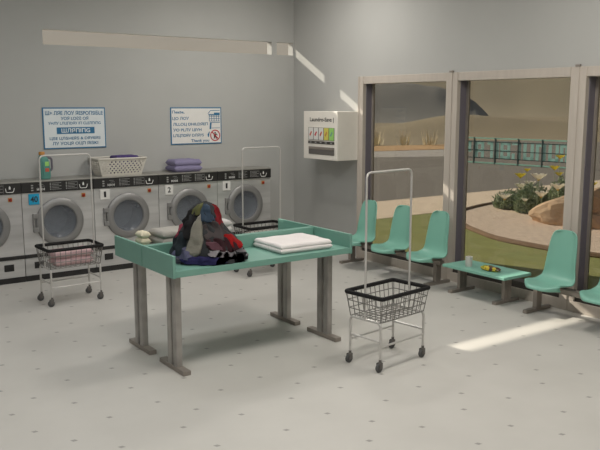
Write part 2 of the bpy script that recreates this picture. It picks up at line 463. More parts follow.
flat_poly(b, f0, [(c0[0] - .068, c0[1] + .055), (c0[0] - .055, c0[1] + .068), (c0[0] + .068, c0[1] - .055), (c0[0] + .055, c0[1] - .068)], .004)
obj('prohibition_ring', b, M['sred'], t)
b = new_bm()
for P in ([(-.012, .03), (.012, .03), (.012, .055), (-.012, .055)], [(-.025, -.015), (.02, -.02), (.022, .025), (-.02, .025)],
          [(-.03, -.055), (-.015, -.055), (.005, -.015), (-.02, -.015)], [(.015, -.055), (.03, -.055), (.02, -.015), (0, -.015)], [(.02, .02), (.045, -.005), (.05, .003), (.022, .035)]):
    flat_poly(b, f0, [(c0[0] + x, c0[1] + y) for x, y in P], .003)
obj('child_figure', b, M['ink'], t)

# ------------------------------------------------------------------ soap vending box
t = thing('vending_box', 'white wall-mounted laundry soap vending box beside the window', 'vending machine', (0, -1.4, 2.0))
obj('cabinet', add_box(new_bm(), -.46, 0, -.46, .455, -.39, .39, .006), M['vend'], t)
vf = lambda u, v, o: V((-.46 - o, -u, v))     # u to the right as seen from the room
text_mesh('lettering', 'Laundro-Savs |', M['ink'], t, .045, .25, .64, .085, vf, .002)
wn = obj('product_window', add_box(new_bm(), -.463, -.455, -.385, .315, -.075, .13), M['slot'], t)
cols = [('plate', 'lab_red'), ('plate', 'sred'), ('plate', 'lab_red'), ('lab_yel', 'orange'), ('lime', 'green')]
for i, (a, c) in enumerate(cols):
    y = .31 - i * .139
    pk = obj('soap_packet', add_box(new_bm(), -.47, -.462, y - .128, y - .012, -.07, .125, .002), M[a], wn)
    b = new_bm(); flat_poly(b, vf, [(-y + .035, .01), (-y + .06, -.015), (-y + .105, .05), (-y + .085, .075)], .012); obj('packet_mark', b, M[c], pk)
b = new_bm(); add_box(b, -.468, -.455, -.385, .32, -.135, -.092, .003); sb = obj('selector_bar', b, M['dark_track'], t)
for i in range(5):
    obj('selector_button', add_box(new_bm(), -.475, -.466, .31 - i * .139 - .09, .31 - i * .139 - .045, -.124, -.103, .002), M['print'], sb)
b = new_bm(); add_box(b, -.466, -.44, -.385, .305, -.31, -.185, .003); ty = obj('delivery_slot', b, M['slot'], t)
obj('slot_flap', add_box(new_bm(), -.472, -.464, -.38, .30, -.225, -.19, .002), M['bench'], ty)

# ------------------------------------------------------------------ folding tables
def make_table():
    """local: x along the table centred, y from back panel (0) to open front (-.67)"""
    t = thing('folding_table', '', 'table', (0, 0, 0), 0, 'green folding tables')
    L, D = 1.035, .672
    obj('tabletop', add_box(new_bm(), -L + .03, L - .03, -D, -.032, .955, 1.015, .003), M['green'], t)
    obj('back_panel', add_box(new_bm(), -L + .03, L - .03, -.031, -.003, .955, 1.152, .003), M['green'], t)
    for s in (-1, 1):
        a, b_ = sorted((s * L, s * (L - .029)))
        obj('end_panel', add_box(new_bm(), a, b_, -D - .003, -.002, .95, 1.158, .003), M['green'], t)
    for s in (-1, 1):
        x = s * .895
        lg = new_bm()
        for y in (-.325, -.44):
            add_box(lg, x - .034, x + .034, y - .040, y + .040, .03, .955, .012)
        g = obj('leg', lg, M['leg'], t)
        obj('foot_bar', add_box(new_bm(), x - .040, x + .040, -.63, -.11, 0, .045, .005), M['bench'], g)
    return t
t1 = make_table(); t1.location = (-3.995, -4.632, 0)
t1['label'] = 'mint green folding table nearest the viewer, with a heap of clothes on it'
t2 = copy_tree(t1); t2.location = (-3.995, -4.62, 0); t2.rotation_euler = (0, 0, PI)
t2['label'] = 'mint green folding table on the side facing the washers, backed against the nearer table'

# ------------------------------------------------------------------ folded cloth
def folded(name, label, cat, w, d, layers, th, m, loc, rz=0, group=None, seed=0, gap=.93):
    bm = new_bm()
    for i in range(layers):
        t = bmesh.new(); s = 1 - .02 * i; ww, dd = w * s, d * s
        nx, ny = 26, 22; gr = {}
        def cl(k, n_, L):       # samples bunched towards the rounded edges
            u = -1 + 2 * k / n_; return math.copysign(1 - (1 - abs(u)) ** 1.9, u)
        for a in range(nx + 1):
            for c in range(ny + 1):
                u, v = cl(a, nx, ww), cl(c, ny, dd)
                e1 = min(1, (1 - abs(u)) * ww / th); e2 = min(1, (1 - abs(v)) * dd / th)
                k = max(.12, math.sqrt(max(0, 1 - (1 - e1) ** 2)) * math.sqrt(max(0, 1 - (1 - e2) ** 2)))
                n_ = noise.noise(V((u * 1.7 + seed, v * 1.7, i * 3.1 + seed))); n2 = noise.noise(V((u * 4 + seed, v * 4, i * 3.1)))
                zc = (i * gap + .5) * th; hh = th * .52 * k
                x_ = u * ww / 2 * (1 + .012 * noise.noise(V((v * 2, i, seed)))); y_ = v * dd / 2 * (1 + .015 * noise.noise(V((u * 2, i, seed + 3))))
                gr[a, c] = (V((x_, y_, zc + hh + th * .10 * n_ * k + th * .05 * n2 * k)), V((x_, y_, zc - hh)))
        vt = {k: (t.verts.new(p[0]), t.verts.new(p[1])) for k, p in gr.items()}
        for a in range(nx):
            for c in range(ny):
                for q in (0, 1):
                    t.faces.new([vt[a, c][q], vt[a + 1, c][q], vt[a + 1, c + 1][q], vt[a, c + 1][q]])
        for a in range(nx):
            for c in (0, ny): t.faces.new([vt[a, c][0], vt[a + 1, c][0], vt[a + 1, c][1], vt[a, c][1]])
        for c in range(ny):
            for a in (0, nx): t.faces.new([vt[a, c][0], vt[a, c + 1][0], vt[a, c + 1][1], vt[a, c][1]])
        merge(bm, t)
    zmin = min(v.co.z for v in bm.verts)
    for v in bm.verts: v.co.z -= zmin
    o = obj(name, bm, m, None, 2, loc); o.rotation_euler = (0, 0, rz)
    return tag(o, label, cat, group)

folded('folded_sheet', 'folded white bedsheet lying flat on the nearer green table', 'bedding', .64, .55, 2, .056, M['cloth_w'], (-3.475, -4.95, 1.016), -.02, seed=3, gap=.66)
TOPZ = 1.4325
folded('folded_towel', 'folded lilac towels resting on the washer numbered 2', 'towels', .49, .36, 2, .104, M['cloth_purple'], (-2.36, -.26, TOPZ), 0, seed=5, gap=.84)
folded('folded_blanket', 'grey-green folded blanket on the rear table, left of the clothes heap', 'blanket', .52, .36, 3, .075, M['cloth_grey'], (-4.48, -4.30, 1.016), .02, seed=8)
folded('folded_shirt', 'cream folded shirt with its edge showing at the left of the grey blanket', 'clothing', .11, .17, 3, .07, M['cloth_cream'], (-4.82, -4.19, 1.016), .0, seed=11)
folded('folded_towel', 'pale grey folded towels on the rear table, just right of the clothes heap', 'towels', .20, .34, 4, .07, M['cloth_pale'], (-4.0, -4.28, 1.016), .0, seed=13)

# ------------------------------------------------------------------ heap of clothes: each garment its own draped shell
PC = V((-4.49, -4.975, 1.016))
RU = V((.815, -.579, 0)); RW = V((-.579, -.815, 0))
RP = [(0, .352), (.05, .348), (.12, .32), (.22, .27), (.32, .205), (.42, .155), (.50, .12), (.54, .08), (.565, 0.0)]
def prad(h):
    for (a, ra), (b, rb) in zip(RP, RP[1:]):
        if h <= b: return ra + (rb - ra) * (h - a) / (b - a)
    return 0
def pile_pt(th, h, off, seed):
    r = prad(max(0, h)) + off
    sh = -.02 + .03 * math.sin(h * 9 + 1)
    asy = 1 - .12 * max(0, -math.cos(th)) * 0
    d = RU * math.cos(th) * r + RW * math.sin(th) * r * .86
    p = PC + d + RU * (sh * min(1, h * 4)) + V((0, 0, max(h, 0)))
    p.y = max(-5.296, min(-4.675, p.y)); return p
def garment(name, label, m, th0, dth, h0, h1, off, folds=5, amp=.014, seed=0, slant=0, cat='clothing', core=False):
    bm = new_bm(); nu, nv = (64 if core else 40), 36
    S = {}
    for i in range(nu + 1):
        for j in range(nv + 1):
            a = i / nu; b = j / nv
            u = -1 + 2 * a; v = -1 + 2 * b
            if core: th = a * 2 * PI; h = h0 + (h1 - h0) * b; e = 1
            else:
                wob = 1 + .3 * noise.noise(V((u * 2, v * 2, seed * 1.7)))
                su = u * math.sqrt(1 - v * v / 2.4) ; sv = v * math.sqrt(1 - u * u / 2.4)
                th = th0 + dth * su * wob + slant * sv
                h = (h0 + h1) / 2 + (h1 - h0) / 2 * sv * (1 + .22 * noise.noise(V((u * 2 + 9, v * 2, seed))))
                e = min(1, (1 - max(abs(u), abs(v))) * 5)
            f = math.sin(folds * (th * 2.2 + 1.6 * noise.noise(V((th * 1.2, h * 5, seed)))) + seed * 2 + h * 8)
            wr = noise.noise(V((th * 3, h * 14, seed + 5.5)))
            S[i, j] = (th, h, off * e - .03 * (1 - e) + amp * 1.25 * e * f + amp * 1.6 * e * wr)
    vo = {k: bm.verts.new(pile_pt(t_, h, o_, seed)) for k, (t_, h, o_) in S.items()}
    for i in range(nu):
        for j in range(nv):
            bm.faces.new((vo[i, j], vo[i + 1, j], vo[i + 1, j + 1], vo[i, j + 1]))
    if core: bmesh.ops.remove_doubles(bm, verts=bm.verts[:], dist=.0005)
    else:
        t_ = bmesh.ops.solidify(bm, geom=bm.faces[:], thickness=.006)
    for v in bm.verts: v.co.z = max(v.co.z, 1.0165)
    o = obj(name, bm, m, None, 2); return tag(o, label, cat, 'heap of loose clothes on the nearer green table')
def cl(n, rgb): return mat(n, rgb, .95, var=.10, scale=14, bump=.3, bscale=70)
AL = -PI / 2  # screen-right is th=0, towards the viewer th=+PI/2
G = [('coat', 'charcoal coat forming the core of the clothes heap', (44, 46, 48), 0, 0, 0, .565, 0, 7, .012, 1, 0, True),
     ('trousers', 'dark slate trousers at the lower left of the clothes heap', (50, 60, 66), 2.75, .62, 0.0, .30, .022, 5, .012, 2, .0, False),
     ('shirt', 'black-brown shirt high on the left of the clothes heap', (42, 40, 42), 2.3, .6, .20, .52, .018, 5, .012, 3, .1, False),
     ('sock', 'pink sock poking out at the left of the clothes heap', (196, 88, 110), 3.0, .20, .20, .36, .035, 3, .008, 4, .0, False),
     ('hat', 'olive green cap at the very top of the clothes heap', (112, 114, 72), 1.95, .42, .44, .565, .022, 3, .008, 5, .0, False),
     ('jeans', 'faded blue jeans leg near the top of the clothes heap', (70, 88, 108), 1.2, .58, .37, .56, .024, 4, .010, 6, .0, False),
     ('scarf', 'dark red scarf down the upper right of the clothes heap', (148, 34, 42), .25, .42, .33, .55, .026, 4, .010, 7, -.2, False),
     ('sweater', 'grey-brown sweater across the middle of the clothes heap', (94, 86, 86), .95, .62, .20, .40, .022, 4, .014, 8, -.1, False),
     ('skirt', 'maroon skirt below the grey sweater in the clothes heap', (70, 40, 46), .95, .60, .10, .26, .026, 5, .012, 9, .0, False),
     ('t_shirt', 'bright red t-shirt at the right of the clothes heap', (178, 24, 26), .42, .40, .12, .28, .034, 3, .010, 10, .0, False),
     ('blouse', 'light grey blouse along the lower right of the clothes heap', (158, 154, 158), .60, .78, .035, .135, .03, 6, .012, 11, .0, False),
     ('towel', 'off-white towel draped down the front of the clothes heap', (164, 160, 148), 1.80, .26, .05, .46, .044, 3, .010, 12, -.16, False),
     ('pyjamas', 'lavender pyjamas at the lower front left of the clothes heap', (112, 112, 142), 2.25, .38, .03, .16, .036, 4, .012, 13, .0, False),
     ('sweatpants', 'indigo sweatpants along the bottom front of the clothes heap', (62, 60, 112), 1.55, .75, 0, .085, .030, 5, .010, 14, .0, False),
     ('leggings', 'black leggings bunched at the bottom right of the clothes heap', (26, 26, 29), .42, .36, 0, .10, .05, 2, .006, 15, .0, False),
     ('handkerchief', 'small white handkerchief low at the front of the clothes heap', (176, 172, 176), 1.28, .2, .075, .15, .05, 3, .008, 17, .0, False),
     ('tank_top', 'dusty rose tank top between the red t-shirt and the white towel', (116, 78, 88), 1.25, .22, .13, .22, .042, 3, .010, 18, .1, False),
     ('undershirt', 'grey undershirt at the bottom left of the clothes heap', (104, 104, 116), 2.55, .36, 0, .07, .034, 4, .008, 16, .0, False)]
for (n_, lab, rgb, th0, dth, h0, h1, off, fo, amp, sd, sl, core) in G:
    garment(n_, lab, cl(n_ + '_fabric', rgb), th0, dth, h0, h1, off, fo, amp, sd, sl, core=core)

# ------------------------------------------------------------------ wire carts
def lerp(a, b, t): return a + (b - a) * t
def make_cart():
    t = thing('laundry_cart', '', 'cart', (0, 0, 0), 0, 'wheeled wire laundry carts')
    LX, LY, ZT, ZB = .355, .235, .715, .475
    bx, by = .325, .195
    # legs and lower frame
    fr = new_bm()
    for s in (-1, 1):
        x = s * .322
        add_tube(fr, arc_path([(x, -.195, .085), (x, -.195, .47), (x, .195, .47), (x, .195, .085)], .05), .013, 8)
        add_tube(fr, [(x, -.195, .29), (x, .195, .29)], .011, 8)
    add_tube(fr, [(-.322, -.195, .24), (.322, -.195, .24)], .011, 8)
    add_tube(fr, [(-.322, .195, .24), (.322, .195, .24)], .011, 8)
    obj('frame', fr, M['chrome'], t, True)
    # basket wires
    b = new_bm(); wr = .0042
    def side(u, z):
        k = (z - ZB) / (ZT - ZB); return k
    nx, ny = 11, 7
    for i in range(nx):
        q = -1 + 2 * i / (nx - 1)
        for s in (-1, 1):
            add_tube(b, [(q * LX * .96, s * LY, ZT), (q * bx * .98, s * by, ZB)], wr, 5)
        add_tube(b, [(q * bx * .98, -by, ZB), (q * bx * .98, by, ZB)], wr, 5)
    for i in range(ny):
        q = -1 + 2 * i / (ny - 1)
        for s in (-1, 1):
            add_tube(b, [(s * LX, q * LY * .96, ZT), (s * bx, q * by * .98, ZB)], wr, 5)
        add_tube(b, [(-bx, q * by * .98, ZB), (bx, q * by * .98, ZB)], wr, 5)
    for k in (0, .33, .66):
        x, y, z = lerp(bx, LX, k), lerp(by, LY, k), lerp(ZB, ZT, k)
        add_tube(b, arc_path([(-x, 0, z), (-x, -y, z), (x, -y, z), (x, y, z), (-x, y, z), (-x, 0, z)], .03, 3), wr * 1.25, 6)
    bk = obj('basket', b, M['wire'], t, True)
    rim = new_bm()
    add_tube(rim, arc_path([(-LX, 0, ZT), (-LX, -LY, ZT), (LX, -LY, ZT), (LX, LY, ZT), (-LX, LY, ZT), (-LX, 0, ZT)], .035, 4), .0215, 8)
    obj('rim', rim, M['rim_black'], bk, True)
    # hanger rail
    hr = new_bm()
    add_tube(hr, arc_path([(-.328, 0, .46), (-.328, 0, 1.875), (.328, 0, 1.875), (.328, 0, .46)], .06), .0105, 8)
    obj('hanging_rail', hr, M['chrome'], t, True)
    for sx in (-1, 1):
        for sy in (-1, 1):
            x, y = sx * .322, sy * .195
            c = new_bm()
            add_tube(c, [(x, y, .085), (x, y, .12)], .014, 8)
            add_box(c, x - .022, x + .018, y - .02, y + .02, .082, .094, .002)
            add_box(c, x - .03, x + .014, y - .023, y - .018, .035, .09, .001); add_box(c, x - .03, x + .014, y + .018, y + .023, .035, .09, .001)
            f = obj('caster', c, M['slot'], t)
            w = new_bm()
            add_lathe(w, [(0, -.012), (.018, -.013), (.02, -.015), (.036, -.015), (.042, -.009), (.042, .009), (.036, .015), (.02, .015), (.018, .013), (0, .012)],
                      Matrix.Translation((x - .015, y, .042)) @ Matrix.Rotation(PI / 2, 4, 'X'), 20)
            obj('wheel', w, M['rubber'], f, True)
    return t
c1 = make_cart(); c1.location = (-3.06, -5.985, 0); c1.rotation_euler = (0, 0, math.radians(7.5))
c1['label'] = 'empty wire laundry cart nearest the viewer, right of the green tables'
c2 = copy_tree(c1); c2.location = (-4.82, -1.87, 0); c2.rotation_euler = (0, 0, math.radians(2))
c2['label'] = 'wire laundry cart holding pink towels, in front of the left washers'
c3 = copy_tree(c1); c3.location = (-1.90, -1.88, 0); c3.rotation_euler = (0, 0, math.radians(-1))
c3['label'] = 'wire laundry cart behind the green tables, before the rightmost washer'
folded('pink_towel', 'pink towel lying at the bottom of the left cart basket', 'towel', .50, .27, 1, .092, M['cloth_pink'], (-4.81, -1.87, .483), math.radians(2), 'pink towels', 21)
folded('pink_towel', 'pink towel on top in the left cart basket', 'towel', .50, .28, 1, .092, M['cloth_pink'], (-4.81, -1.87, .578), math.radians(2), 'pink towels', 24)
folded('white_shirt', 'dull grey-white garments lying in the cart basket behind the tables', 'clothing', .5, .28, 2, .07, M['cloth_grey'], (-1.90, -1.88, .483), 0, seed=27)

# ------------------------------------------------------------------ laundry basket on the washer
def make_basket():
    t = thing('laundry_basket', 'cream plastic laundry basket with diamond holes, standing on the washers', 'basket', (-3.48, -.255, TOPZ))
    Lt, Wt, Lb, Wb, Hh = .39, .215, .315, .155, .262
    bm = new_bm()
    def wall(p00, p10, p01, p11, nx, nz):
        P = lambda a, b: V(p00).lerp(V(p10), a).lerp(V(p01).lerp(V(p11), a), b)
        g = {}
        for i in range(nx + 1):
            for j in range(nz + 1): g[i, j] = bm.verts.new(P(i / nx, j / nz))
        for i in range(nx):
            for j in range(nz):
                c = [g[i, j], g[i + 1, j], g[i + 1, j + 1], g[i, j + 1]]
                hole = 0 < i < nx - 1 and 0 < j < nz - 1 and (i + j) % 2 == 0
                if not hole: bm.faces.new(c); continue
                k = .46
                cx_, cz_ = (i + .5) / nx, (j + .5) / nz
                dB = bm.verts.new(P(cx_, cz_ - k / nz)); dR = bm.verts.new(P(cx_ + k / nx, cz_)); dT = bm.verts.new(P(cx_, cz_ + k / nz)); dL = bm.verts.new(P(cx_ - k / nx, cz_))
                for f in ((c[0], c[1], dB), (c[1], dR, dB), (c[1], c[2], dR), (c[2], dT, dR), (c[2], c[3], dT), (c[3], dL, dT), (c[3], c[0], dL), (c[0], dB, dL)): bm.faces.new(f)
    A = [(-Lb, -Wb, 0), (Lb, -Wb, 0), (Lb, Wb, 0), (-Lb, Wb, 0)]; B = [(-Lt, -Wt, Hh), (Lt, -Wt, Hh), (Lt, Wt, Hh), (-Lt, Wt, Hh)]
    wall(A[0], A[1], B[0], B[1], 24, 8); wall(A[1], A[2], B[1], B[2], 12, 8); wall(A[2], A[3], B[2], B[3], 24, 8); wall(A[3], A[0], B[3], B[0], 12, 8)
    bm.faces.new([bm.verts.new(p) for p in A])
    bmesh.ops.remove_doubles(bm, verts=bm.verts[:], dist=.0005)
    bmesh.ops.recalc_face_normals(bm, faces=bm.faces[:])
    bmesh.ops.solidify(bm, geom=bm.faces[:], thickness=.004)
    zm = min(v.co.z for v in bm.verts)
    for v in bm.verts: v.co.z -= zm
    obj('basket_wall', bm, M['plastic_w'], t)
    r = new_bm()
    r2 = arc_path([(-Lt, 0, Hh), (-Lt, -Wt, Hh), (Lt, -Wt, Hh), (Lt, Wt, Hh), (-Lt, Wt, Hh), (-Lt, 0, Hh)], .04, 4)
    add_tube(r, r2, .014, 8)
    for s in (-1, 1): add_box(r, min(s * (Lt + .012), s * Lt), max(s * (Lt + .012), s * Lt), -Wt * .7, Wt * .7, Hh - .006, Hh + .010, .004)
    obj('rim', r, M['plastic_w'], t, True)
make_basket()
folded('violet_garment', 'dark violet garment lying in the cream laundry basket', 'clothing', .40, .30, 5, .060, M['cloth_violet'], (-3.37, -.255, TOPZ + .012), 0, seed=31)

# ------------------------------------------------------------------ detergent bottle
t = thing('detergent_bottle', 'teal detergent bottle with an orange cap standing on a washer below the notice', 'bottle', (-4.60, -.27, TOPZ), math.radians(12))
b = new_bm(); rings = []
for (z, w, d, dx) in [(0, .060, .04, 0), (.006, .070, .047, 0), (.04, .075, .05, 0), (.12, .074, .05, -.002), (.19, .070, .047, -.006), (.235, .060, .042, -.014), (.262, .042, .035, -.024), (.272, .028, .028, -.03), (.285, .026, .026, -.03)]:
    rings.append([b.verts.new((dx + w * math.copysign(abs(math.cos(a)) ** .75, math.cos(a)), d * math.copysign(abs(math.sin(a)) ** .75, math.sin(a)), z)) for a in [2 * PI * k / 28 for k in range(28)]])
for A, B in zip(rings, rings[1:]):
    for k in range(28): b.faces.new((A[k], A[(k + 1) % 28], B[(k + 1) % 28], B[k]))
b.faces.new(rings[0][::-1]); b.faces.new(rings[-1])
bo = obj('bottle_body', b, M['teal_p'], t, True)
hb = new_bm(); add_tube(hb, arc_path([(.03, 0, .245), (.105, 0, .235), (.105, 0, .10), (.06, 0, .085)], .03), .014, 8); obj('handle', hb, M['jamb'], t, True)
cb = new_bm(); add_lathe(cb, [(0, .275), (.036, .275), (.038, .28), (.038, .305), (.032, .312), (0, .313)], Matrix.Translation((-.03, 0, 0)), 24); obj('cap', cb, M['orange'], t, True)
t.scale = (1.12, 1.1, 1.27)
lf = lambda u, v, o: V((u, -.0475 - o - .004 * math.cos(u * 20), v))
lb = new_bm(); add_box(lb, -.045, .045, -.0535, -.046, .05, .20, .002); lab = obj('paper_label', lb, M['teal_p'], bo)
lb = new_bm(); add_box(lb, -.02, .035, -.0565, -.052, .15, .20, .002); obj('label_patch', lb, M['lime'], lab)
lb = new_bm(); add_box(lb, -.02, .035, -.0565, -.052, .085, .125, .002); obj('label_patch', lb, M['lab_red'], lab)

# ------------------------------------------------------------------ bench seats
def shell_bm():
    bm = new_bm(); nu, nv = 24, 44
    # centre profile (x: towards the room is negative), z, half width
    prof = [(-.585, .388, .225), (-.583, .402, .23), (-.555, .414, .24), (-.47, .412, .254), (-.36, .400, .262), (-.26, .398, .262), (-.19, .415, .25), (-.13, .46, .232), (-.095, .54, .218),
            (-.075, .64, .208), (-.055, .76, .20), (-.035, .88, .188), (-.018, .962, .172), (-.008, 1.005, .145), (-.004, 1.025, .10)]
    def smp(t):
        f = t * (len(prof) - 1); i = min(int(f), len(prof) - 2); f -= i
        p0 = prof[max(i - 1, 0)]; p1 = prof[i]; p2 = prof[i + 1]; p3 = prof[min(i + 2, len(prof) - 1)]
        return [.5 * ((2 * b_) + (-a + c) * f + (2 * a - 5 * b_ + 4 * c - d) * f * f + (-a + 3 * b_ - 3 * c + d) * f ** 3) for a, b_, c, d in zip(p0, p1, p2, p3)]
    g = {}
    for j in range(nv + 1):
        t = j / nv; x, z, w = smp(t)
        for i in range(nu + 1):
            u = -1 + 2 * i / nu
            seatness = max(0, min(1, (.62 - t) / .2)); backness = 1 - seatness
            e = abs(u) ** 3
            fr_ = .5 + .5 * math.cos(min(1, t / .18) * PI)   # front lip rolls down
            zz = z + seatness * e * .03 * (1 - fr_)
            xx = x - backness * e * .05 + max(0, 1 - t / .4) * (abs(u) ** 3) * .17
            g[i, j] = bm.verts.new((xx, u * w, zz))
    for i in range(nu):
        for j in range(nv): bm.faces.new((g[i, j], g[i + 1, j], g[i + 1, j + 1], g[i, j + 1]))
    bmesh.ops.recalc_face_normals(bm, faces=bm.faces[:])
    bmesh.ops.solidify(bm, geom=bm.faces[:], thickness=.014)
    return bm
def bench(label, y0, y1, seats, feet):
    """row of moulded seats on one beam"""
    t = thing('beam_seating', label, 'bench', (-.20, (y0 + y1) / 2, 0))
    yc = (y0 + y1) / 2
    for y in seats:
        s = obj('seat', shell_bm(), M['seat'], t, 2, (0, y - yc, 0))
        obj('seat_bracket', add_box(new_bm(), -.42, -.10, -.09, .09, .352, .384, .004), M['bench'], s)
    b = new_bm(); add_box(b, -.20, -.12, y0 - yc, y1 - yc, .30, .355, .006); obj('beam', b, M['bench'], t)
    for y in feet:
        y -= yc; l = new_bm()
        add_box(l, -.185, -.085, y - .03, y + .03, .035, .34, .005)
        add_box(l, -.115, -.10, y - .034, y - .028, .04, .34)
        lg = obj('leg', l, M['bench'], t)
        obj('foot_bar', add_box(new_bm(), -.37, .10, y - .03, y + .03, 0, .042, .005), M['bench'], lg)
    return t
bench('row of three mint green moulded seats on one beam under the windows', -2.0, -4.10, (-2.45, -3.21, -3.96), (-2.10, -3.99))
bench('mint green moulded seats on one beam to the right of the coffee table', -5.62, -7.75, (-5.985, -6.735, -7.485), (-5.69, -7.60))

t = thing('coffee_table', 'low mint green table under the windows, between the two rows of seats', 'table', (-.385, -4.865, 0))
obj('tabletop', add_box(new_bm(), -.265, .255, -.565, .475, .362, .399, .006), M['seat'], t)
for y in (.41, -.345):
    l = new_bm()
    for dx in (-.035, .035): add_box(l, dx - .032 + .055, dx + .032 + .055, y - .025, y + .025, .035, .363, .004)
    lg = obj('leg', l, M['bench'], t)
    obj('foot_bar', add_box(new_bm(), -.18, .28, y - .032, y + .032, 0, .042, .005), M['bench'], lg)

b = new_bm(); add_lathe(b, [(0, 0), (.042, 0), (.045, .004), (.047, .126), (.049, .13), (.045, .13), (.042, .008), (0, .006)], None, 28)
o = obj('drinking_cup', b, M['cup'], None, True, (-.48, -4.70, .3995)); tag(o, 'pale paper cup on the left end of the low green table', 'cup')
# crumpled snack packet
def snack():
    m = bpy.data.materials.new('snack_print'); m.use_nodes = True; nt = m.node_tree; b_ = nt.nodes['Principled BSDF']
    tc = nt.nodes.new('ShaderNodeTexCoord'); vo = nt.nodes.new('ShaderNodeTexVoronoi'); vo.inputs['Scale'].default_value = 20
    nt.links.new(tc.outputs['Object'], vo.inputs['Vector'])
    sp = nt.nodes.new('ShaderNodeSeparateColor'); nt.links.new(vo.outputs['Color'], sp.inputs[0])
    rp = nt.nodes.new('ShaderNodeValToRGB'); rp.color_ramp.interpolation = 'CONSTANT'
    e = rp.color_ramp.elements; e[0].position = 0; e[0].color = srgb(60, 30, 25); e[1].position = .3; e[1].color = srgb(196, 176, 50)
    q = e.new(.62); q.color = srgb(90, 70, 30); q = e.new(.8); q.color = srgb(120, 140, 50); q = e.new(.9); q.color = srgb(170, 150, 130)
    nt.links.new(sp.outputs[0], rp.inputs[0]); nt.links.new(rp.outputs[0], b_.inputs['Base Color']); b_.inputs['Roughness'].default_value = .4
    bm = new_bm(); bmesh.ops.create_icosphere(bm, subdivisions=5, radius=1)
    for v in bm.verts:
        c = v.co.copy(); n_ = noise.noise(c * 2.6) * .25 + noise.noise(c * 6) * .12
        pinch = 1 - .35 * max(0, abs(c.y) - .8) / .2
        v.co = V((c.x * .062 * (1 + n_), c.y * .15, .028 + c.z * .034 * pinch * (1 + n_ * 1.4)))
        v.co.z = max(0, v.co.z)
    o = obj('snack_packet', bm, m, None, 2, (-.46, -5.05, .3995)); o.rotation_euler = (0, 0, .1)
    tag(o, 'crumpled yellow and brown snack packet in the middle of the low green table', 'snack')
snack()

# ------------------------------------------------------------------ outdoors
M['grass'] = mat('mown_grass', (146, 150, 92), .95, var=.10, scale=3, bump=.4, bscale=50)
M['asphalt'] = mat('road_asphalt', (134, 129, 122), .9, var=.03, scale=2)
M['pave'] = mat('pale_sidewalk', (238, 220, 196), .9, var=.04, scale=4)
M['stone'] = mat('cobbled_stone', (222, 203, 184), .9, var=.2, scale=7, stretch=(3, 1, 1), bump=.6, bscale=14)
M['edging'] = mat('brown_edging', (132, 108, 88), .9)
M['curb'] = mat('pale_kerb', (190, 186, 180), .9)
M['gold'] = mat('golden_field', (206, 170, 126), .95, var=.06, scale=.3)
M['hill_tan'] = mat('hazy_tan_hill', (170, 160, 138), 1, var=.05, scale=.02)
M['hill_grey'] = mat('hazy_grey_mountain', (140, 139, 135), 1, var=.08, scale=.06)
M['hill_fore'] = mat('dry_foothill', (160, 148, 124), 1, var=.06, scale=.08)
M['rock'] = mat('ochre_rock', (200, 174, 146), .95, var=.14, scale=2.2, bump=.5, bscale=6)
M['rock2'] = mat('rose_rock', (190, 152, 128), .95, var=.12, scale=2.2, bump=.5, bscale=6)
M['leafm'] = mat('grey_green_leaf', (152, 168, 140), .8, var=.2, scale=9)
M['pet_w'] = mat('white_petal', (245, 242, 230), .7); M['pet_y'] = mat('yellow_petal', (232, 220, 90), .7)
M['pollen'] = mat('flower_centre', (214, 180, 60), .8)
M['rail_teal'] = mat('teal_rail', (178, 236, 220), .5); M['rail_dark'] = mat('dark_teal_post', (58, 84, 86), .5)
M['letter'] = mat('pale_teal_letter', (186, 240, 235), .5)
M['reed'] = mat('dry_grass_clump', (230, 220, 190), .95)

def poly_struct(name, pts, z, m):
    bm = new_bm(); bm.faces.new([bm.verts.new((x, y, z)) for x, y in pts])
    r = bmesh.ops.extrude_face_region(bm, geom=bm.faces[:])
    for v in [q for q in r['geom'] if isinstance(q, bmesh.types.BMVert)]: v.co.z -= .08
    return struct(name, bm, m)
poly_struct('ground', [(.05, -60), (260, -60), (260, 260), (-160, 260), (-160, .15), (.05, .15)], -.06, M['hill_fore'])
poly_struct('lawn', [(.2, -40), (12, -40), (12, 1.2), (.2, 1.2)], -.012, M['grass'])
poly_struct('sidewalk', [(-30, 1.2), (60, 1.2), (60, 3.52), (-30, 3.52)], -.005, M['pave'])
poly_struct('road', [(-40, 3.52), (60, 3.52), (60, 6), (39, 19), (33, 26.9), (24.3, 19.1), (19.9, 14.9), (16.3, 16.5), (-40, 38)], -.02, M['asphalt'])
poly_struct('kerb_walk', [(-40, 38), (16.3, 16.5), (19.9, 14.9), (24.3, 19.1), (19.45, 20.1), (-40, 42)], -.017, M['curb'])
poly_struct('field', [(-40, 42), (19.45, 20.1), (24.3, 19.1), (27.8, 22.8), (22.8, 24), (-40, 48)], .0, M['gold'])
bedpts = [(3.3, -4.3), (3.13, -3.3), (3.19, -2.16), (3.49, -1.4), (3.85, -.7), (4.45, .15), (5.1, .7), (5.8, 1.02), (6.9, 1.33), (8.0, 1.38), (12, 1.3), (12, -7), (4.2, -7), (3.7, -5.5)]
def smooth_loop(pts, n=5):
    out = []; m = len(pts)
    for i in range(m):
        a, b_, c, d = (V(pts[(i + k - 1) % m]) for k in range(4))
        for k in range(n):
            f = k / n; out.append(tuple(.5 * ((2 * b_) + (-a + c) * f + (2 * a - 5 * b_ + 4 * c - d) * f * f + (-a + 3 * b_ - 3 * c + d) * f ** 3)))
    return out
bp = smooth_loop(bedpts)
poly_struct('stone_bed', bp, .02, M['stone'])
b = new_bm(); add_tube(b, [(x, y, .01) for x, y in bp], .06, 8, True); struct('trim_1', b, M['edging'])

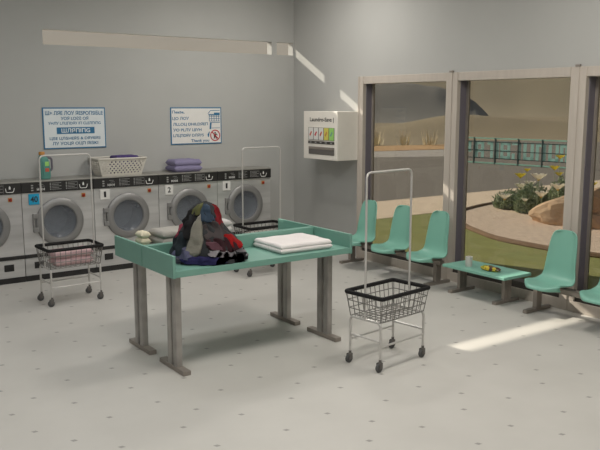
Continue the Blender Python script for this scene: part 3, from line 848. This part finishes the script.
def hill(name, ridge, depth, m, label_):
    bm = new_bm(); pts = []
    for (p, q) in zip(ridge, ridge[1:]):
        for k in range(6): pts.append(V(p).lerp(V(q), k / 6))
    pts.append(V(ridge[-1]))
    c = V((-7.96, -11.4, 0)); rows = []
    for i, p in enumerate(pts):
        d = V((p.x - c.x, p.y - c.y, 0)).normalized(); r = []
        for k in range(13):
            s = -1 + k / 6; h = p.z * (math.cos(s * PI) * .5 + .5) + .03 * p.z * noise.noise(V((i * .4, k * .6, 1)))
            q = p + d * (s * depth); r.append(bm.verts.new((q.x, q.y, max(-.1, h) if abs(s) < 1 else -.1)))
        rows.append(r)
    for A, B in zip(rows, rows[1:]):
        for k in range(12): bm.faces.new((A[k], A[k + 1], B[k + 1], B[k]))
    o = obj(name, bm, m, None, 2); o['kind'] = 'structure'
hill('foothill', [(18, 56, -.1), (30, 48, 0), (37.5, 41.8, .3), (39.6, 39.9, .8), (42.6, 37, 1.6), (44.2, 35.2, 1.6), (47, 31.6, 1.2), (51, 26, .8), (56, 16, .3)], 9, M['hill_fore'], '')
hill('mountain', [(50, 107, .5), (60.3, 99.3, 3.2), (67.3, 94.6, 5.4), (75.3, 88.4, 6.0), (80.3, 84.1, 6.2), (85, 79.5, 5.4), (87.8, 76.5, 3.9), (88.9, 75.3, 3.0), (90, 74, 1.4), (90.8, 73.2, 0)], 22, M['hill_grey'], '')
hill('far_hill', [(40, 205, 12), (95.5, 182.8, 14.5), (134.2, 156.5, 14.5), (149.3, 142.5, 14.5), (163.5, 126.4, 15), (175.5, 110, 15.5), (187.4, 89.8, 15.5), (200, 60, 14), (205, 20, 12)], 50, M['hill_tan'], '')

# dry grass clumps on the field
def reeds(x, y, seed, lab):
    bm = new_bm(); rnd = random.Random(seed)
    for k in range(46):
        a = rnd.uniform(0, 2 * PI); r = rnd.uniform(0, .5); h = rnd.uniform(.5, 1.25); ln = rnd.uniform(.1, .5)
        p = V((r * math.cos(a), r * math.sin(a), 0)); q = p + V((math.cos(a) * ln, math.sin(a) * ln, h)); s = V((-math.sin(a), math.cos(a), 0)) * .03
        bm.faces.new([bm.verts.new(c) for c in (p - s, p + s, q)])
    o = obj('dry_grass_clump', bm, M['reed'], None, False, (x, y, -.05)); tag(o, lab, 'grass', 'dry grass clumps beyond the road')
for i, (x, y, lab) in enumerate([(24.0, 25.2, 'pale dry grass clump beyond the road, leftmost in the left window'), (25.4, 24.2, 'pale dry grass clump beyond the road, second from left in the left window'),
                                 (26.4, 22.9, 'pale dry grass clump beyond the road, near the middle of the left window'), (27.9, 21.9, 'pale dry grass clump beyond the road, right of the middle in the left window')]):
    reeds(x, y, 40 + i, lab)

# sign fence across the road
A0 = V((17.33, 12.2, 0)); B0 = V((18.05, 7.03, 0)); ax = (B0 - A0).normalized(); Lf = (B0 - A0).length; nrm = V((-ax.y, ax.x, 0))
def ff(u, v, o): return ax * u - nrm * o + V((0, 0, v))
def fbox(bm, u0, u1, v0, v1, th):
    t = bmesh.new(); bmesh.ops.create_cube(t, size=1)
    for v in t.verts: v.co = ff(u0 + (v.co.x + .5) * (u1 - u0), v0 + (v.co.z + .5) * (v1 - v0), v.co.y * th)
    merge(bm, t)
t = thing('sign_fence', 'long low fence of pale teal letters between rails, standing across the road outside', 'sign', A0 - V((0, 0, .02)))
for (za, zb) in ((.02, .075), (1.07, 1.125)):
    b = new_bm(); fbox(b, 0, Lf, za, zb, .05); obj('rail', b, M['rail_teal'], t)
for zz in (.235, .56, .93):
    b = new_bm(); fbox(b, 0, Lf, zz, zz + .035, .03); obj('cross_wire', b, M['rail_dark'], t)
off = .53
for u in (.39 + off, 1.44 + off, 2.54 + off, 3.63 + off, 4.72 + off, -.5 + off):
    b = new_bm(); fbox(b, u - .028, u + .028, 0, 1.12, .07); obj('post', b, M['rail_dark'], t)
def stroke_letter(nm, rects, u0):
    b = new_bm()
    for (a, c, z_, y_) in rects: fbox(b, u0 + a, u0 + c, z_, y_, .02)
    obj('letter', b, M['letter'], t)
LB, LT, SW = .24, .97, .135
def bars(kind, w):
    if kind == 'A': return [(0, SW, LB, LT), (w - SW, w, LB, LT), (0, w, LT - .14, LT), (0, w, .5, .62)]
    if kind == 'G': return [(0, w, LT - .14, LT), (w - SW, w, LB, LT)]
    if kind == 'I': return [(0, w, LB, LT)]
    if kind == 'O': return [(0, SW, LB, LT), (w - SW, w, LB, LT), (0, w, LT - .13, LT), (0, w, LB, LB + .13), (0, w, .54, .64)]
    if kind == '7': return [(0, w, LT - .12, LT), (w - SW, w, LB, LT), (0.0, SW, LB, .5)]
    if kind == 'U': return [(0, SW, LB, LT), (w - SW, w, LB, LT), (0, w, LB, LB + .14)]
    if kind == 'N': return [(0, SW, LB, LT), (w - SW, w, LB, LT), (SW, w - SW, LT - .14, LT)]
    if kind == 'S': return [(0, w, LT - .13, LT), (w - SW, w, LB + .25, LT), (0, w, .52, .62)]
for k, u, w in [('S', .03 + off - .1, .30), ('A', .44 + off, .44), ('G', 1.06 + off, .28), ('I', 1.49 + off, .12), ('O', 1.70 + off, .46), ('7', 2.24 + off, .42), ('U', 2.78 + off, .46), ('N', 3.34 + off, .44), ('U', 3.90 + off, .44), ('N', 4.40 + off, .36)]:
    stroke_letter(k, bars(k, w), u)

# rocks
def rock(loc, s, seed, m, lab, rz=0):
    bm = new_bm(); bmesh.ops.create_icosphere(bm, subdivisions=4, radius=1)
    for v in bm.verts:
        c = v.co.copy(); n_ = noise.noise(c * 1.1 + V((seed, 0, 0))) * .45 + noise.noise(c * 2.7 + V((0, seed, 0))) * .18
        c = c * (1 + n_); c = V((round(c.x * 5) / 5 * .35 + c.x * .65, round(c.y * 5) / 5 * .35 + c.y * .65, c.z))
        v.co = V((c.x * s[0], c.y * s[1], max(-.05, c.z * s[2] * (1 - .38 * c.y))))
    o = obj('boulder', bm, m, None, False, loc); o.rotation_euler = (0, 0, rz); tag(o, lab, 'rock')
rock((5.80, -1.98, .02), (.55, .82, .72), 2.2, M['rock'], 'ochre boulder in front of the white flowers outside the middle window', .3)
rock((5.6, -3.45, .02), (.5, .6, .5), 5.1, M['rock2'], 'rose-brown boulder outside the right window')

# flowering plants
def bush(loc, rx, ry, h, n, seed, lab):
    t = thing('cosmos_plant', lab, 'plant', loc, 0)
    bm = new_bm(); rnd = random.Random(seed)
    for k in range(int(n * 2.3)):
        a = rnd.uniform(0, 2 * PI); r = math.sqrt(rnd.random()); x, y = r * rx * math.cos(a), r * ry * math.sin(a)
        top = h * (1 - .4 * r * r) * rnd.uniform(.45, 1.0); z = rnd.uniform(0, .8) * top
        d = V((rnd.uniform(-1, 1), rnd.uniform(-1, 1), rnd.uniform(.4, 1.6))).normalized(); l = rnd.uniform(.06, .13)
        s = d.cross(V((rnd.uniform(-1, 1), rnd.uniform(-1, 1), .2))).normalized() * rnd.uniform(.009, .02)
        p = V((x, y, z)); q = p + d * l; mid = p.lerp(q, .5) + d.cross(s).normalized() * .01
        v = [bm.verts.new(c) for c in (p, mid - s, q, mid + s)]
        bm.faces.new((v[0], v[1], v[3])); bm.faces.new((v[1], v[2], v[3]))
    obj('foliage', bm, M['leafm'], t)
    return t
def flower(t, x, y, z, col, seed, s=1.0):
    """a bloom on its stem: part of its plant, with stem and centre as sub-parts"""
    rnd = random.Random(seed); o_ = V((x, y, 0)) - V((t.location.x, t.location.y, 0)); top = o_ + V((0, 0, z - .02))
    b_ = new_bm()
    for k in range(7):
        a = 2 * PI * k / 7 + seed; u = V((math.cos(a), math.sin(a), 0)); w = V((-math.sin(a), math.cos(a), 0)); P = []
        for (r, hw, zz) in ((.012, .008, 0), (.05, .03, .03), (.085, .036, .062), (.108, .022, .078)):
            P.append((b_.verts.new(top + (u * r - w * hw) * s + V((0, 0, zz * s + .004))), b_.verts.new(top + u * r * s + V((0, 0, zz * s - .004))), b_.verts.new(top + (u * r + w * hw) * s + V((0, 0, zz * s + .004)))))
        for A, B in zip(P, P[1:]):
            b_.faces.new((A[0], A[1], B[1], B[0])); b_.faces.new((A[1], A[2], B[2], B[1]))
    bmesh.ops.solidify(b_, geom=b_.faces[:], thickness=.002)
    f = obj('flower', b_, M['pet_w' if col == 'w' else 'pet_y'], t, True)
    f['label'] = 'white cosmos bloom' if col == 'w' else 'yellow cosmos bloom'
    b_ = new_bm(); q = V((rnd.uniform(-.08, .08), rnd.uniform(-.08, .08), 0)); add_tube(b_, [o_ * .8 + q * .3, (o_ * .9 + top) * .5 + q * .3, top], .006, 5); obj('stem', b_, M['leafm'], f, True)
    b_ = new_bm(); bmesh.ops.create_icosphere(b_, subdivisions=2, radius=.02 * s)
    for v in b_.verts: v.co += top + V((0, 0, .008))
    obj('flower_centre', b_, M['pollen'], f, True)
P1 = bush((6.75, .55, .02), .36, .36, .55, 1800, 1, 'low flowering cosmos plant at the left end of the flower bed')
P2 = bush((6.65, -.22, .02), .42, .42, .86, 3600, 2, 'flowering cosmos plant in the middle of the flower bed')
P3 = bush((6.85, -1.02, .02), .45, .45, 1.22, 4600, 3, 'tall flowering cosmos plant behind the ochre boulder')
P4 = bush((7.0, -2.0, .02), .36, .44, .95, 2600, 4, 'flowering cosmos plant seen through the right window')
FL = [(P1, 6.4, .42, .28, 'w', 1.6), (P2, 6.2, -.67, .84, 'w', 1.7), (P1, 6.6, .13, .55, 'w', 1.4), (P2, 6.9, .1, .60, 'w', 1.3), (P3, 5.95, -.95, .50, 'w', 1.5),
      (P2, 6.2, -.33, .32, 'w', .8), (P3, 6.1, -1.26, .68, 'w', 1.6), (P1, 6.6, .15, .80, 'y', 1.3), (P1, 6.9, .2, .93, 'y', .8), (P3, 6.3, -1.0, 1.08, 'y', 1.1),
      (P3, 6.4, -1.05, .95, 'y', .9), (P3, 6.2, -1.2, 1.34, 'y', 1.0), (P4, 6.62, -1.74, .76, 'y', 1.1), (P4, 6.62, -1.88, .56, 'w', 1.5)]
for i, (P_, x, y, z, c, s_) in enumerate(FL): flower(P_, x, y, z, c, i + 1, s_)

# ------------------------------------------------------------------ light, world, camera
sd = bpy.data.lights.new('sun', 'SUN'); sd.energy = 7.5; sd.angle = math.radians(.5); sd.color = (1, .92, .78)
so = bpy.data.objects.new('sun', sd); COL.objects.link(so)
so.rotation_euler = V((.35, -1, -.557)).to_track_quat('-Z', 'Y').to_euler(); so.location = (5, 20, 15)
w = bpy.data.worlds.new('world'); scn.world = w; w.use_nodes = True; nt = w.node_tree; bg = nt.nodes['Background']
tc = nt.nodes.new('ShaderNodeTexCoord'); sp = nt.nodes.new('ShaderNodeSeparateXYZ'); rp = nt.nodes.new('ShaderNodeValToRGB')
nt.links.new(tc.outputs['Generated'], sp.inputs[0]); nt.links.new(sp.outputs[2], rp.inputs[0])
rp.color_ramp.elements[0].position = 0; rp.color_ramp.elements[0].color = srgb(205, 192, 170)
rp.color_ramp.elements[1].position = .6; rp.color_ramp.elements[1].color = srgb(170, 186, 205)
nt.links.new(rp.outputs[0], bg.inputs[0]); bg.inputs[1].default_value = .62

cd = bpy.data.cameras.new('camera'); cam = bpy.data.objects.new('camera', cd); COL.objects.link(cam); scn.camera = cam
cd.sensor_width = 36; cd.lens = 760.59 * 36 / 600; cd.clip_end = 1000; cd.clip_start = .05
pi_, ya_ = math.radians(8.9972), math.radians(35.3829)
cam.location = (-7.963, -11.4027, 2.5)
cam.rotation_euler = V((math.sin(ya_) * math.cos(pi_), math.cos(ya_) * math.cos(pi_), -math.sin(pi_))).to_track_quat('-Z', 'Y').to_euler()
vs = scn.view_settings; vs.view_transform = 'Standard'; vs.look = 'None'; vs.gamma = 1; vs.use_curve_mapping = False; vs.exposure = 0
